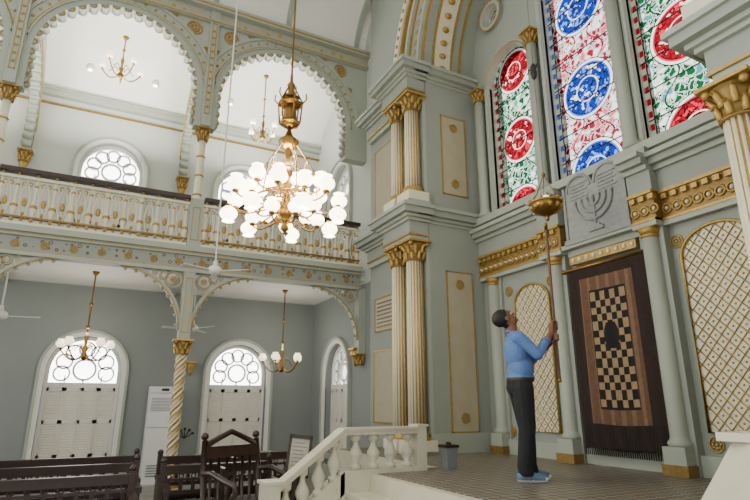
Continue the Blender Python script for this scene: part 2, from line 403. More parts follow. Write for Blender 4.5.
for ra,rb in((-6.5,-5.25),(-4.99,-2.00),(-1.74,1.25),(1.51,YE-.17)):
    b=MB(GW); Y=-.11
    b.box(ra,rb,-.16,-.06,2.785,2.83,CREAM); b.box(ra,rb,-.16,-.06,2.9,2.93,GOLDD); b.box(ra,rb,-.15,-.07,3.58,3.62,CREAM)
    b.box(ra,rb,-.2,-.02,3.68,3.75,WOOD)
    nb=max(3,round((rb-ra)/.27)); st=(rb-ra)/nb
    for k in range(nb+1):
        x=min(max(ra+k*st,ra+.05),rb-.05)
        b.lathe((x,Y,2.8),[(.03,0),(.03,.10),(.045,.14),(.03,.18),(.055,.28),(.04,.36),(.02,.46),(.022,.60),(.038,.64),(.02,.68),(.02,.88)],CREAM,8)
        b.sphere((x,Y,3.1),.06,GOLD,8,6); b.sphere((x,Y,3.46),.038,GOLD,8,6); b.sphere((x,Y,3.63),.042,GOLD,8,6); b.sphere((x,Y-.04,2.86),.03,GOLD,6,4)
        if k==nb: break
        xm=ra+(k+.5)*st
        for sx in(-1,1):
            pts=[(xm+sx*(.012+.072*sin(pi*t)*(1-.3*t)),Y,2.92+.60*t) for t in [q/8 for q in range(9)]]
            b.tube(pts,.013,CREAM,5)
            b.ringt((xm+sx*.042,Y,3.5),.03,.011,GOLD,'y',10,4)
        b.sphere((xm,Y,3.18),.05,GOLD,8,6,(.8,.6,1.6)); b.sphere((xm,Y,2.98),.035,GOLD,6,4)
        b.cyl((xm,Y,2.83),(xm,Y,3.6),.009,CREAM,5); b.sphere((xm,Y-.04,2.865),.025,GOLD,6,4)
    b.build('gallery_balustrade')
ops=[(-3.5,1.42,5.25,5.98,1),(-.25,1.42,5.25,5.98,1),(3.0,1.42,5.25,5.98,1)]
b=MB(GW); b.wall(-6.5,YE,5.25,8.05,-.12,.12,ops,TRIM,36)
def scallops(mb,cx,half,zs,zc,y0,y1,r=.075,n=22):
    pts=[]
    for i in range(n+1):
        a=pi*i/n; pts.append((cx+half*cos(a),zc+half*sin(a)))
    k=int((zc-zs)/.19)
    for i in range(k):
        z=zc-.19*(i+1)
        pts+= [(cx-half,z),(cx+half,z)]
    for px,pz in pts:
        mb.tube([(px,y0,pz),(px,y1,pz)],r,TRIM,12)
        mb.ringt((px,y0-.004,pz),r*.72,.012,GOLD,'y',12,4)
for o in ops:
    cx=o[0]
    scallops(b,cx,1.42,5.3,5.98,-.1,.1)
    b.ringt((cx,-.125,5.98),1.56,.018,GOLD,'y',40,5,0,pi)
    b.band(cx,5.98,1.52,1.545,0,pi,-.15,-.1,TRIM); b.band(cx,5.98,1.72,1.78,0.15,pi-.15,-.15,-.1,TRIM)
    for sx in(-1,1):
        rosette(b,cx+sx*1.25,-.13,7.42,.14); rosette(b,cx+sx*1.5,-.13,6.98,.06); rosette(b,cx+sx*.85,-.13,7.6,.06)
    for i in range(24):
        a=.2+(pi-.4)*i/23; b.sphere((cx+1.64*cos(a),-.125,5.98+1.64*sin(a)),.03,GOLD,6,4,(1,.5,1))
for y in(-1.87,1.38):
    b.box(y-.09,y+.09,-.2,-.1,5.25,8.0,TRIM); goldframe(b,y-.05,y+.05,5.5,7.6,-.205,.007)
    for k in range(12): b.sphere((y,-.205,5.65+k*.16),.028,GOLD,6,4,(1,.5,1))
b.box(-6.5,YE,-.2,.12,7.62,7.7,TRIM); b.box(-6.5,YE,-.16,.12,7.7,7.9,SPAN); b.box(-6.5,YE,-.3,.12,7.9,8.05,TRIM)
b.box(-6.5,YE,-.215,-.2,7.64,7.665,GOLD); b.box(-6.5,YE,-.315,-.3,7.95,7.98,GOLD)
b.build('wall_arcade')
for y in(-1.87,1.38):
    b=MB(frame(0,y,0)); b.wall(XL,XG-.1,5.25,8.0,-.09,.09,[(-11.58,1.28,5.25,5.8,1)],TRIM,30)
    scallops(b,-11.58,1.28,5.3,5.8,-.09,.09,.07,20)
    b.ringt((-11.58,-.1,5.8),1.42,.015,GOLD,'y',30,5,0,pi); b.ringt((-11.58,.1,5.8),1.42,.015,GOLD,'y',30,5,0,pi)
    capital(b,XL+.14,0,5.0,.09,.26); b.lathe((XL+.14,0,4.8),[(.02,0),(.06,.05),(.09,.2)],GOLD,12)
    b.build('trim_%d'%(3 if y<0 else 4))
b=MB()
def strip(mb,pts,y0,y1,m,sm=True):
    vs=[];fs=[]
    for x,z in pts: vs+=[(x,y0,z),(x,y1,z)]
    for i in range(len(pts)-1): fs.append((2*i,2*i+1,2*i+3,2*i+2))
    mb.add(vs,fs,m,sm)
gp=[(XL+.0,6.86),(XL+.25,7.25),(XL+.7,7.6),(XL+1.4,7.85),(XG,7.95)]
strip(b,gp,-6.5,YE,WHITE)
b.build('ceiling_gallery')
b=MB(LW); b.box(-6.5,YE,-.14,0,6.74,6.86,TRIM); b.box(-6.5,YE,-.2,0,6.86,6.9,TRIM); b.box(-6.5,YE,-.07,0,6.55,6.58,GOLDD); b.build('trim_5')
b=MB()
cove=[(XG-.0,8.05)]+[(XG+1.9-1.9*cos(a),8.05+1.5*sin(a)) for a in [pi/2*i/10 for i in range(1,11)]]+[(3,9.56)]
strip(b,cove,-7,YE,WHITE)
for y in(-3.5,-1.87,-.25,1.38,3.0,4.7):
    rb=[(x,z-.02) for x,z in cove]
    for (xa,za),(xb,zb) in zip(rb[:-1],rb[1:]):
        b.hexa([(xa,y-.06,za-.1),(xb,y-.06,zb-.1),(xb,y+.06,zb-.1),(xa,y+.06,za-.1),(xa,y-.06,za+.02),(xb,y-.06,zb+.02),(xb,y+.06,zb+.02),(xa,y+.06,za+.02)],TRIM)
b.build('ceiling')
# ---------------------------------------------------------------- chancel wall and piers
XC=-4.75; HC=2.5; YP=4.78; ZS=5.95
b=MB(); b.wall(-9.42,-.1,ZF,9.9,YP,YA+.02,[(XC,HC,ZP,ZS,1)],WALL,48)
b.build('wall_end')
b=MB()
for r0,r1,dy,m in ((2.5,2.56,.03,GOLD),(2.56,2.62,.1,TRIM),(2.62,2.9,.06,WALL),(2.9,2.94,.09,GOLD),(2.94,3.02,.14,TRIM),(3.3,3.36,.08,GOLD),(3.36,3.5,.12,CREAM),(3.5,3.56,.1,TRIM)):
    b.band(XC,ZS,r0,r1,0,pi,YP-dy,YP+.01,m,56)
for i in range(44):
    a=pi*(i+.5)/44; b.sphere((XC+2.76*cos(a),YP-.06,ZS+2.76*sin(a)),.06,GOLD,8,5,(1,.35,1))
for i in range(60):
    a=pi*(i+.5)/60; b.sphere((XC+3.43*cos(a),YP-.12,ZS+3.43*sin(a)),.045,GOLDD,6,4,(1,.4,1))
for (ya,yb,m,rr) in ((4.95,5.0,GOLD,2.48),(5.0,5.35,CREAM,2.485),(5.35,5.4,GOLD,2.48),(5.55,5.6,GOLD,2.48)):
    b.band(XC,ZS,rr,2.52,0,pi,ya,yb,m,56)
for i in range(30):
    a=pi*(i+.5)/30; b.sphere((XC+2.48*cos(a),5.175,ZS+2.48*sin(a)),.08,GOLD,8,5,(.7,1,.7))
b.build('trim_6')
def cornice(mb,x0,x1,yf,yb,z):
    prof=[(.0,0,.1,TRIM),(.03,.1,.13,GOLD),(.02,.13,.34,WALL),(.07,.34,.39,TRIM),(.12,.39,.44,TRIM),(.2,.44,.54,WALL),(.24,.54,.6,TRIM)]
    for d,a,c,m in prof: mb.box(x0-d,x1+d,yf-d,yb,z+a,z+c,m)
def pier(mirror):
    b=MB()
    def X(x): return x if not mirror else 2*XC-x
    def bx(x0,x1,*a):
        p,q=sorted((X(x0),X(x1))); b.box(p,q,*a)
    def cor(x0,x1,yf,z,yb=YP+.01):
        p,q=sorted((X(x0),X(x1))); cornice(b,p,q,yf,yb,z)
    for z in(2.6,5.36):
        cor(-9.35,-7.3,4.7,z,5.88); cor(-8.15,-7.27,4.42,z)
    for xx in(-7.85,-7.36):
        fcol(b,X(xx),4.55,ZP+.05,2.6,.145,.34); fcol(b,X(xx),4.55,3.3,5.36,.135,.32)
    bx(-8.1,-7.2,4.38,YP,ZF,ZP+.05,MARB); bx(-8.1,-7.15,4.38,YP,3.2,3.3,TRIM)
    bx(-8.1,-7.25,4.72,YP,ZP,2.6,TRIM); bx(-8.1,-7.25,4.72,YP,3.3,5.36,TRIM)
    def fr(x0,x1,z0,z1,fill,t=.012):
        p,q=sorted((X(x0),X(x1))); goldframe(b,p,q,z0,z1,YP-.012,t,GOLD,fill)
    if not mirror:
        fr(-9.25,-8.35,-.35,.95,PANEL); fr(-9.2,-8.4,1.3,1.95,PLAQ); fr(-9.2,-8.35,3.5,5.1,PANEL)
        for k in range(7): b.box(-9.1,-8.5,YP-.03,YP-.01,1.38+k*.075,1.40+k*.075,GOLDD)
    sgn=1 if not mirror else -1
    xr=X(-7.25)
    for z0,z1 in((-.45,2.15),(3.55,5.1)):
        for (ya,yb,za,zb,m,d) in ((5.12,5.62,z0,z1,PANEL,.012),(5.1,5.12,z0,z1,GOLD,.02),(5.62,5.64,z0,z1,GOLD,.02),(5.1,5.64,z0,z0+.02,GOLD,.02),(5.1,5.64,z1-.02,z1,GOLD,.02)):
            p,q=sorted((xr,xr+sgn*d)); b.box(p,q,ya,yb,za,zb,m)
        for zz in(z1-.22,z0+.22):
            s=b.M; b.M=Matrix.Translation((xr+sgn*.02,5.37,zz))@Matrix.Rotation(pi/2,4,'Z'); rosette(b,0,0,0,.075); b.M=s
    p,q=sorted((xr,xr+sgn*.05)); b.box(p,q,YP,YA,ZP,ZP+.3,TRIM)
    return b.build('trim_7' if not mirror else 'trim_8')
pier(False); pier(True)
# ---------------------------------------------------------------- ark wall
AW=frame(0,YA,0)
LX=(-6.24,-4.76,-3.27); LH=(.53,.6,.6); LS=(5.6,6.5,5.9)
RW=[(-6.55,.22,6.82,7.04,2),(-2.95,.22,6.82,7.04,2)]
b=MB(AW); b.wall(-7.3,-2.2,ZP,8.9,0,.3,[(LX[i],LH[i],3.12,LS[i],1) for i in range(3)]+RW,WALL,28)
b.build('wall_ark')
b=MB(AW)
for i in range(3):
    c,h,s_=LX[i],LH[i],LS[i]
    b.band(c,s_,h,h+.06,0,pi,-.08,.05,TRIM,30); b.ringt((c,-.08,s_),h+.02,.012,GOLD,'y',30,5,0,pi)
    for sx in(-1,1):
        p,q=sorted((c+sx*h,c+sx*(h+.06))); b.box(p,q,-.08,.05,3.12,s_,TRIM)
for x in(-6.95,-5.55,-4.01,-2.55):
    zt=5.95 if x in(-5.55,-4.01) else 5.6
    b.lathe((x,-.12,3.12),[(.11,0),(.12,.05),(.085,.1),(.08,.15),(.08,zt-3.12-.25)],TRIM,20)
    capital(b,x,-.12,zt-.25,.085,.25)
for r_ in RW:
    b.band(r_[0],7.04,.22,.28,0,2*pi,-.08,.05,TRIM,24); b.ringt((r_[0],-.08,7.04),.3,.015,GOLD,'y',24,5)
b.box(-7.25,-2.25,-.2,0,3.0,3.12,TRIM); b.build('trim_9')
Wn=n
def lancet(i,m):
    c,h,s_=LX[i],LH[i],LS[i]
    N=28; vs=[(-h,0,3.12),(h,0,3.12)]+[(h*cos(pi*k/N),0,s_+h*sin(pi*k/N)) for k in range(N+1)]
    b=MB(); b.add(vs,[tuple(range(len(vs)))],m)
    z=3.5
    while z<s_+.2: b.box(-h,h,-.02,-.005,z-.006,z+.006,BLACK); z+=.42
    ob=b.build('window_%d'%(Wn+i)); ob.location=(c,YA+.12,0)
G1=mat_glass('stained_green',(5.7,4.35,3.1),.33,'#d6e4da','#12502e','#8a0a1c','#c02c3c',.53,'#4f9a6c','#b83a48')
G2=mat_glass('stained_red',(5.95,4.5,3.2),.38,'#e0e0e2','#8a1026','#16308a','#5c80d8',.6,'#cf5562','#4560c0')
G3=mat_glass('stained_green_b',(5.85,4.5,3.15),.37,'#d8e6dc','#12502e','#8a0a1c','#c02c3c',.6,'#47808f','#b83a48')
lancet(0,G1); lancet(1,G2); lancet(2,G3)
GR=mat_glass('stained_rose',(0,),.11,'#e2ece4','#2a6b4a','#a01a26','#c83f4a',.5,'#5a8f9c','#d0606a')
for k,r_ in enumerate(RW):
    b=MB(); b.add([(.22*cos(2*pi*j/20),0,.22*sin(2*pi*j/20)) for j in range(20)],[tuple(range(20))],GR)
    ob=b.build('window_%d'%(Wn+3+k)); ob.location=(r_[0],YA+.12,7.04)
b=MB(AW)
def entab(x0,x1,d):
    b.box(x0,x1,-d-.04,0,2.02,2.1,TRIM); b.box(x0,x1,-d-.02,0,2.1,2.44,GOLDD); b.box(x0,x1,-d-.05,0,2.08,2.11,GOLD); b.box(x0,x1,-d-.06,0,2.42,2.46,GOLD)
    x=x0+.06
    while x<x1:
        b.ringt((x,-d-.03,2.22),.055,.014,GOLD,'y',10,4); b.sphere((x,-d-.03,2.22),.025,CREAM,6,4); b.box(x-.035,x+.035,-d-.07,-d,2.34,2.4,GOLD); x+=.125
    b.box(x0,x1,-d-.03,0,2.46,2.72,WALL); b.box(x0,x1,-d-.08,0,2.72,2.78,TRIM); b.box(x0,x1,-d-.16,0,2.78,2.86,WALL); b.box(x0,x1,-d-.22,0,2.86,2.92,TRIM); b.box(x0,x1,-d-.06,0,2.92,3.02,WALL)
entab(-7.24,-5.66,.06); entab(-3.76,-2.26,.06); entab(-5.66,-5.24,.2); entab(-4.08,-3.76,.2)
b.box(-5.24,-4.08,-.1,0,1.98,2.1,TRIM); b.box(-5.2,-4.14,-.13,0,1.85,1.96,GOLD); 
for k in range(9): b.sphere((-5.14+k*.118,-.135,1.905),.035,CREAM,6,4,(1,.4,1))
b.box(-5.24,-4.08,-.22,0,2.06,2.12,TRIM)
for x in(-6.92,-5.45,-3.93,-2.52):
    dd=-.14 if x in(-5.45,-3.93) else -.06
    b.box(x-.15,x+.15,dd-.16,0,ZP,ZP+.12,GOLDD); b.box(x-.13,x+.13,dd-.14,0,ZP+.12,ZP+.3,TRIM)
    b.lathe((x,dd,ZP+.3),[(.125,0),(.13,.04),(.1,.08),(.095,.12),(.095,2.4)],TRIM,24)
    b.lathe((x,dd,1.9),[(.1,0),(.115,.02),(.1,.04)],GOLD,20)
    b.box(x-.16,x+.16,dd+.02,0,ZP,2.02,WALL)
    b.lathe((x,dd,1.94),[(.1,0),(.13,.08)],GOLD,20)
b.box(-7.24,-2.26,-.08,0,ZP,ZP+.22,TRIM)
for x,z in((-5.66,-.42),(-3.62,-.42),(-6.75,-.42),(-2.95,-.42),(-3.70,1.82),(-2.83,1.85),(-6.62,1.75),(-5.7,1.75)): 
    rosette(b,x,-.01,z,.075)
b.build('trim_10')
def lattice(cx,h,z0,zs):
    b=MB(AW)
    N=20; vs=[(cx-h,-.01,z0),(cx+h,-.01,z0)]+[(cx+h*cos(pi*k/N),-.01,zs+h*.75*sin(pi*k/N)) for k in range(N+1)]
    b.add(vs,[tuple(range(len(vs)))],CREAM)
    b.tube([(v[0],-.03,v[2]) for v in vs],.018,GOLD,6,True)
    def inside(x,z):
        if abs(x-cx)>h or z<z0: return False
        if z<=zs: return True
        return ((x-cx)/h)**2+((z-zs)/(h*.75))**2<1
    st=.15
    for sgn in(-1,1):
        c=-3.0
        while c<3.5:
            run=None; last=None
            for i in range(0,200):
                x=cx-h+2*h*i/199; z=zs-.6+c+sgn*(x-cx)*1.15
                if inside(x,z):
                    if run is None: run=(x,z)
                    last=(x,z)
            if run and last!=run: b.tube([(run[0],-.018,run[1]),(last[0],-.018,last[1])],.006,GOLD,4)
            c+=st
    dz=.15; dx=.15/1.15
    for iu in range(-8,9):
        for iz in range(-22,12):
            x=cx+iu*dx*.5; z=zs-.6+(iz+.5*(iu%2)+.5)*dz
            if inside(x,z) and abs(x-cx)<h-.03: b.sphere((x,-.012,z),.014,GOLD,6,4,(1,.4,1))
    return b.build('trim_%d'%(11 if cx<-4 else 12))
lattice(-6.12,.37,-.4,1.5); lattice(-3.24,.42,-.3,1.6)
# tablets with menorah
b=MB(frame(.13,5.70,0)); 
for sx in(-1,1):
    cx=-4.75+sx*.235; N=14
    vs=[(cx-.235,0,2.16),(cx+.235,0,2.16)]+[(cx+.235*cos(pi*k/N),0,2.86+.235*sin(pi*k/N)) for k in range(N+1)]
    M_=len(vs); vs+= [(x,y+.14,z) for x,y,z in vs]
    b.add(vs,[tuple(range(M_))[::-1],tuple(range(M_,2*M_))]+[(i,(i+1)%M_,M_+(i+1)%M_,M_+i) for i in range(M_)],STONE)
    b.ringt((cx,-.005,2.86),.2,.016,STONE,'y',14,5,0,pi)
    for k in range(5): b.box(cx-.15,cx+.15-.05*(k%2),-.015,.0,2.93-k*.05,2.945-k*.05,STONE)
b.box(-5.26,-5.22,-.02,.18,2.14,2.95,STONE); b.box(-4.28,-4.24,-.02,.18,2.14,2.95,STONE)
for k in range(1,4): b.ringt((-4.75,-.015,2.66),.1*k,.018,STONE,'y',16,5,pi,2*pi); 
for k in range(-3,4): b.sphere((-4.75+.1*k,-.015,2.68),.024,STONE,6,4)
b.cyl((-4.75,-.015,2.24),(-4.75,-.015,2.68),.018,STONE,6); b.box(-4.87,-4.63,-.03,.0,2.2,2.25,STONE); b.box(-4.82,-4.68,-.03,.0,2.25,2.28,STONE)
b.box(-5.28,-4.22,-.04,.18,2.1,2.17,STONE)
b.build('stone_tablets')
# curtain
b=MB(frame(.12,5.72,0)); NX,NZ=72,78; x0,x1,z0,z1=-5.32,-4.14,-.55,1.75
vs=[];
for j in range(NZ+1):
    for i in range(NX+1):
        u=i/NX;v=j/NZ; x=x0+(x1-x0)*u; z=z0+(z1-z0)*v
        vs.append((x,-.012*sin(u*42+1.2*sin(v*3))*(1.25-v)-.02*sin(u*7)*(1-v),z+.01*sin(u*9)*(1-v)))
groups={}
for j in range(NZ):
    for i in range(NX):
        u=(i+.5)/NX;v=(j+.5)/NZ
        if v<.13: m=CURK if (i%2) else CURB
        elif u<.15 or u>.84 or v>.93: m=CURB
        elif .28<u<.72 and .22<v<.84:
            if ((u-.5)/.10)**2+((v-.60)/.07)**2<1: m=CURK
            else: m=CURK if (int((u-.28)/.44*7)+int((v-.22)/.62*15))%2 else CURT3
        elif .26<u<.74 and .20<v<.86: m=CURK
        else: m=CURT if (i//3)%3 else CURT2
        groups.setdefault(m.name,(m,[]))[1].append((j*(NX+1)+i,j*(NX+1)+i+1,(j+1)*(NX+1)+i+1,(j+1)*(NX+1)+i))
for m,fs in groups.values(): b.add(vs,fs,m,True)
b.cyl((x0-.06,.0,z1+.01),(x1+.06,.0,z1+.01),.022,BRASS,10); b.sphere((x0-.07,0,z1+.01),.035,BRASS); b.sphere((x1+.07,0,z1+.01),.035,BRASS)
for k in range(40):
    x=x0+.015+(x1-x0-.03)*k/39; b.cyl((x,-.01,z0+.02),(x+.004,-.012,z0-.07),.009,CURK,4)
b.build('ark_curtain')
# ---------------------------------------------------------------- marble balustrade
b=MB()
def baluster(x,y,z,h):
    b.lathe((x,y,z),[(.06,0),(.06,.05*h/.4),(.03,.07*h/.4),(.07,.15*h/.4),(.072,.19*h/.4),(.03,.28*h/.4),(.028,.32*h/.4),(.055,.34*h/.4),(.06,h)],MARB,14)
X0=-5.72
ya,yb=2.55,3.5; zr=-.29
b.box(X0-.08,X0+.08,ya,yb,zr-.05,zr,MARB); b.box(X0-.1,X0+.1,ya,yb+.02,zr,zr+.025,MARB)
b.box(X0-.1,X0+.1,ya-.05,yb+.05,ZF,ZP+.05,MARB)
for k in range(4): baluster(X0,ya+.17+k*.22,ZP+.05,zr-.05-ZP-.05)
b.box(X0-.09,X0+.09,yb-.02,yb+.1,ZP,zr+.025,MARB); b.box(X0-.11,X0+.11,yb-.03,yb+.12,zr+.025,zr+.05,MARB)
yl,zl=1.84,zr-.53
def slope(x0,x1,za,zb,m):
    b.hexa([(x0,yl,zl+za),(x1,yl,zl+za),(x1,ya,zr+za),(x0,ya,zr+za),(x0,yl,zl+zb),(x1,yl,zl+zb),(x1,ya,zr+zb),(x0,ya,zr+zb)],m)
slope(X0-.08,X0+.08,-.05,0,MARB); slope(X0-.1,X0+.1,0,.025,MARB); slope(X0-.1,X0+.1,-.64,-.42,MARB)
for k in range(4):
    t=(k+.5)/4; y=yl+(ya-yl)*t; z=zl+(zr-zl)*t; baluster(X0,y,z-.46,.42)
b.box(X0-.11,X0+.11,yl-.16,yl,ZF,zl+.03,MARB); b.box(X0-.13,X0+.13,yl-.18,yl+.02,zl+.03,zl+.06,MARB)
b.build('marble_balustrade')
b=MB(); 
b.hexa([(-2.32,3.3,ZP),(-1.6,3.1,ZP),(-1.6,4.2,ZP),(-2.25,4.2,ZP),(-2.05,3.5,-.22),(-1.6,3.3,-.22),(-1.6,4.2,-.22),(-2.02,4.2,-.22)],MARB)
b.box(-2.1,-1.56,3.42,4.25,-.22,-.17,MARB); b.build('marble_pedestal')
# ---------------------------------------------------------------- collection box
b=MB(frame(-5.62,3.9,ZP+.006)); b.hexa([(-.06,-.06,0),(.06,-.06,0),(.06,.06,0),(-.06,.06,0),(-.08,-.08,.24),(.08,-.08,.24),(.08,.08,.24),(-.08,.08,.24)],ACG)
b.box(-.09,.09,-.09,.09,.24,.27,WOOD); b.box(-.04,.04,-.01,.01,.27,.30,WOOD); b.build('collection_box')
# ---------------------------------------------------------------- chandeliers
def opal(mb,x,y,z,r,m,up=1):
    pr=[(.3,0),(.55,.15),(.95,.55),(1.05,.95),(.9,1.35),(.62,1.6),(.6,1.75),(.75,1.9)]
    mb.lathe((x,y,z),[(a*r,c*r*up) for a,c in pr],m,14,True,cap=False)
    mb.lathe((x,y,z-.02*up),[(.35*r,0),(.42*r,.03*up),(.2*r,.05*up)],BRASS,10)
b=MB(); cx,cy=-5.4,1.68; DZ=.07
b.M=Matrix.Translation((0,0,DZ))
b.cyl((cx,cy,2.0),(cx,cy,9.45),.012,BRASS,8)
b.lathe((cx,cy,1.72),[(.01,0),(.05,.04),(.03,.1),(.08,.18),(.12,.26),(.05,.36),(.03,.5),(.07,.56),(.1,.66),(.04,.76),(.025,.9),(.05,.95),(.03,1.0),(.02,1.3)],BRASS,18)
for R,z,nn,r,ph in ((.60,2.0,14,.09,0),(.40,2.16,9,.088,.2),(.36,1.86,9,.08,.0),(.2,2.24,6,.075,.3)):
    for k in range(nn):
        a=2*pi*k/nn+ph; ca,sa=cos(a),sin(a)
        zz=z+(.06 if k%2 else -.03)
        pts=[(cx+ca*R*t,cy+sa*R*t,zz-.02+(.18*(1-t)*sin(t*pi)*1.2)-.12*sin(t*pi)) for t in [q/8 for q in range(9)]]
        b.tube(pts,.010,BRASS,5); opal(b,cx+ca*R,cy+sa*R,zz,r,OPAL,1 if k%2 or R<.25 else -1 if R>.5 else 1)
b.ringt((cx,cy,2.08),.36,.012,BRASS,'z',30,6); b.ringt((cx,cy,2.45),.16,.012,BRASS,'z',24,6)
for k in range(6):
    a=2*pi*k/6; b.tube([(cx+.36*cos(a),cy+.36*sin(a),2.08),(cx+.3*cos(a),cy+.3*sin(a),2.45),(cx+.08*cos(a),cy+.08*sin(a),2.8)],.008,BRASS,5)
    b.ringt((cx+.22*cos(a),cy+.22*sin(a),2.5),.05,.008,BRASS,'y',12,4)
b.lathe((cx,cy,2.72),[(.02,0),(.1,.03),(.12,.1),(.05,.16),(.03,.22)],BRASS,14)
for z,R in((3.05,.12),(3.3,.14),(3.38,.1)): b.ringt((cx,cy,z),R,.014,BRASS,'z',6,6); b.lathe((cx,cy,z-.01),[(R,0),(R,.03),(R*.6,.04)],BRASS,6)
for k in range(6):
    a=2*pi*k/6; b.cyl((cx+.12*cos(a),cy+.12*sin(a),3.05),(cx+.14*cos(a),cy+.14*sin(a),3.3),.01,BRASS,5)
    b.tube([(cx+.14*cos(a),cy+.14*sin(a),3.3),(cx+.19*cos(a),cy+.19*sin(a),3.36),(cx+.18*cos(a),cy+.18*sin(a),3.43)],.009,BRASS,5)
    b.tube([(cx+.14*cos(a),cy+.14*sin(a),3.32),(cx+.06*cos(a),cy+.06*sin(a),3.48),(cx,cy,3.6)],.009,BRASS,5)
b.lathe((cx,cy,3.0),[(.06,0),(.08,.1),(.07,.25),(.03,.34),(.04,.5),(.05,.55),(.02,.6),(.015,.7)],BRASS,12)
b.build('globe_chandelier')
def small_ch(x,y,z,ztop,n=4,R=.42,gr=.085):
    b=MB(); b.cyl((x,y,z),(x,y,ztop),.014,BRASS,8); b.lathe((x,y,ztop-.08),[(.02,0),(.06,.05),(.07,.08)],BRASS,12)
    b.lathe((x,y,z-.22),[(.01,0),(.04,.03),(.07,.09),(.03,.16),(.05,.24),(.02,.3),(.04,.44),(.015,.54)],BRASS,12)
    for q in(.25,.55): b.lathe((x,y,z+(ztop-z)*q),[(.015,0),(.04,.03),(.015,.07)],BRASS,10)
    for k in range(n):
        a=2*pi*k/n+.6; ca,sa=cos(a),sin(a)
        pts=[(x+ca*R*t,y+sa*R*t,z-.1-.13*sin(t*pi)+.1*t*t) for t in [q/8 for q in range(9)]]
        b.tube(pts,.014,BRASS,5); 
        pts=[(x+ca*R*(.15+.5*t),y+sa*R*(.15+.5*t),z-.05+.22*sin(t*pi)*(1-t)) for t in [q/6 for q in range(7)]]; b.tube(pts,.009,BRASS,5)
        opal(b,x+ca*R,y+sa*R,z+.02,gr,OPALD)
    b.build('brass_chandelier')
small_ch(-11.6,-.16,.98,2.48,5,.44); small_ch(-11.6,3.7,.86,2.48,5,.42); small_ch(-11.6,-.25,7.02,7.86,5,.4,.07); small_ch(-11.6,2.95,6.3,7.86,4,.36,.07)
LPX,LPY,LPZ=-4.62,4.82,2.42
b=MB(); b.lathe((LPX,LPY,LPZ-.16),[(.01,-.08),(.03,-.05),(.02,-.02),(.06,0),(.15,.04),(.19,.10),(.2,.15),(.17,.17),(.15,.18)],BRASS,20)
b.ringt((LPX,LPY,LPZ+.0),.2,.014,GOLD,'z',24,6)
for k in range(12):
    a=2*pi*k/12; b.sphere((LPX+.2*cos(a),LPY+.2*sin(a),LPZ+.03),.022,GOLD,6,5)
    b.sphere((LPX+.18*cos(a),LPY+.18*sin(a),LPZ-.06),.032,GOLD,6,5)
for k in range(3):
    a=2*pi*k/3+.4; b.tube([(LPX+.17*cos(a),LPY+.17*sin(a),LPZ+.03),(LPX+.07*cos(a),LPY+.07*sin(a),LPZ+.22),(LPX,LPY,LPZ+.4)],.006,BRASS,5)
b.lathe((LPX,LPY,LPZ-.02),[(.05,0),(.07,.05),(.05,.1),(.03,.12)],OPALD,14)
b.lathe((LPX,LPY,LPZ+.36),[(.01,0),(.03,.03),(.01,.06)],BRASS,10); b.cyl((LPX,LPY,LPZ+.38),(LPX,LPY,8.45),.004,BRASS,6)
# black pulley ornament on the lamp cord
b.lathe((LPX,LPY,4.2),[(.01,0),(.035,.04),(.05,.1),(.03,.16),(.045,.2),(.01,.26)],BLACK,12)
for sx in(-1,1): b.tube([(LPX,LPY,4.34),(LPX+sx*.08,LPY,4.40),(LPX+sx*.12,LPY,4.34)],[.02,.014,.005],BLACK,6)
b.build('hanging_lamp')
def fan(x,y,z,ztop,ang):
    b=MB(); b.cyl((x,y,z),(x,y,ztop),.014,FRAMEW,8); b.lathe((x,y,z-.08),[(.03,0),(.1,.02),(.12,.07),(.1,.12),(.04,.16),(.03,.24)],FRAMEW,18)
    b.lathe((x,y,ztop-.1),[(.02,0),(.06,.1)],FRAMEW,12)
    for k in range(3):
        M=Matrix.Translation((x,y,z-.02))@Matrix.Rotation(ang+2*pi*k/3,4,'Z')@Matrix.Rotation(.2,4,'X'); s=b.M; b.M=M
        b.hexa([(.1,-.03,-.005),(.6,-.065,-.005),(.6,.065,-.005),(.1,.03,-.005),(.1,-.03,.005),(.6,-.065,.005),(.6,.065,.005),(.1,.03,.005)],FRAMEW); b.M=s
    b.build('ceiling_fan')
fan(-9.0,1.63,2.15,8.9,.9); fan(-11.0,-1.5,1.45,2.48,1.4); fan(-11.6,1.75,1.5,2.48,.5)
# ---------------------------------------------------------------- AC unit
b=MB(LW); b.box(1.16,1.76,-.42,-.06,ZF,.34,ACW); b.box(1.21,1.71,-.43,-.42,-.15,.12,ACG)
for k in range(9): b.box(1.21,1.71,-.445,-.43,-.14+k*.03,-.122+k*.03,ACW)
b.box(1.17,1.75,-.425,-.42,.2,.21,ACG); b.box(1.17,1.75,-.425,-.42,-.5,-.49,ACG); b.box(1.39,1.54,-.43,-.42,.25,.3,BLACK)
for k in range(5): b.box(1.24,1.68,-.43,-.42,-1.45+k*.05,-1.43+k*.05,ACG)
b.build('air_conditioner')
b=MB(); b.lathe((-10.19,YE-.12,.72),[(.02,0),(.05,.05),(.04,.09),(.09,.18),(.11,.26),(.12,.34)],GOLD,14)
for k in range(6): a=2*pi*k/6; b.sphere((-10.19+.09*cos(a),YE-.12+.09*sin(a),1.0),.03,GOLD,6,5)
b.box(-10.32,-10.06,YE-.24,YE,1.06,1.1,GOLD); b.build('wall_bracket')
b=MB(LW); b.lathe((1.98,-.12,.60),[(.02,0),(.05,.05),(.04,.09),(.09,.18),(.11,.26)],GOLD,14); b.box(1.85,2.11,-.24,0,.86,.90,GOLD); 
b.build('wall_bracket')
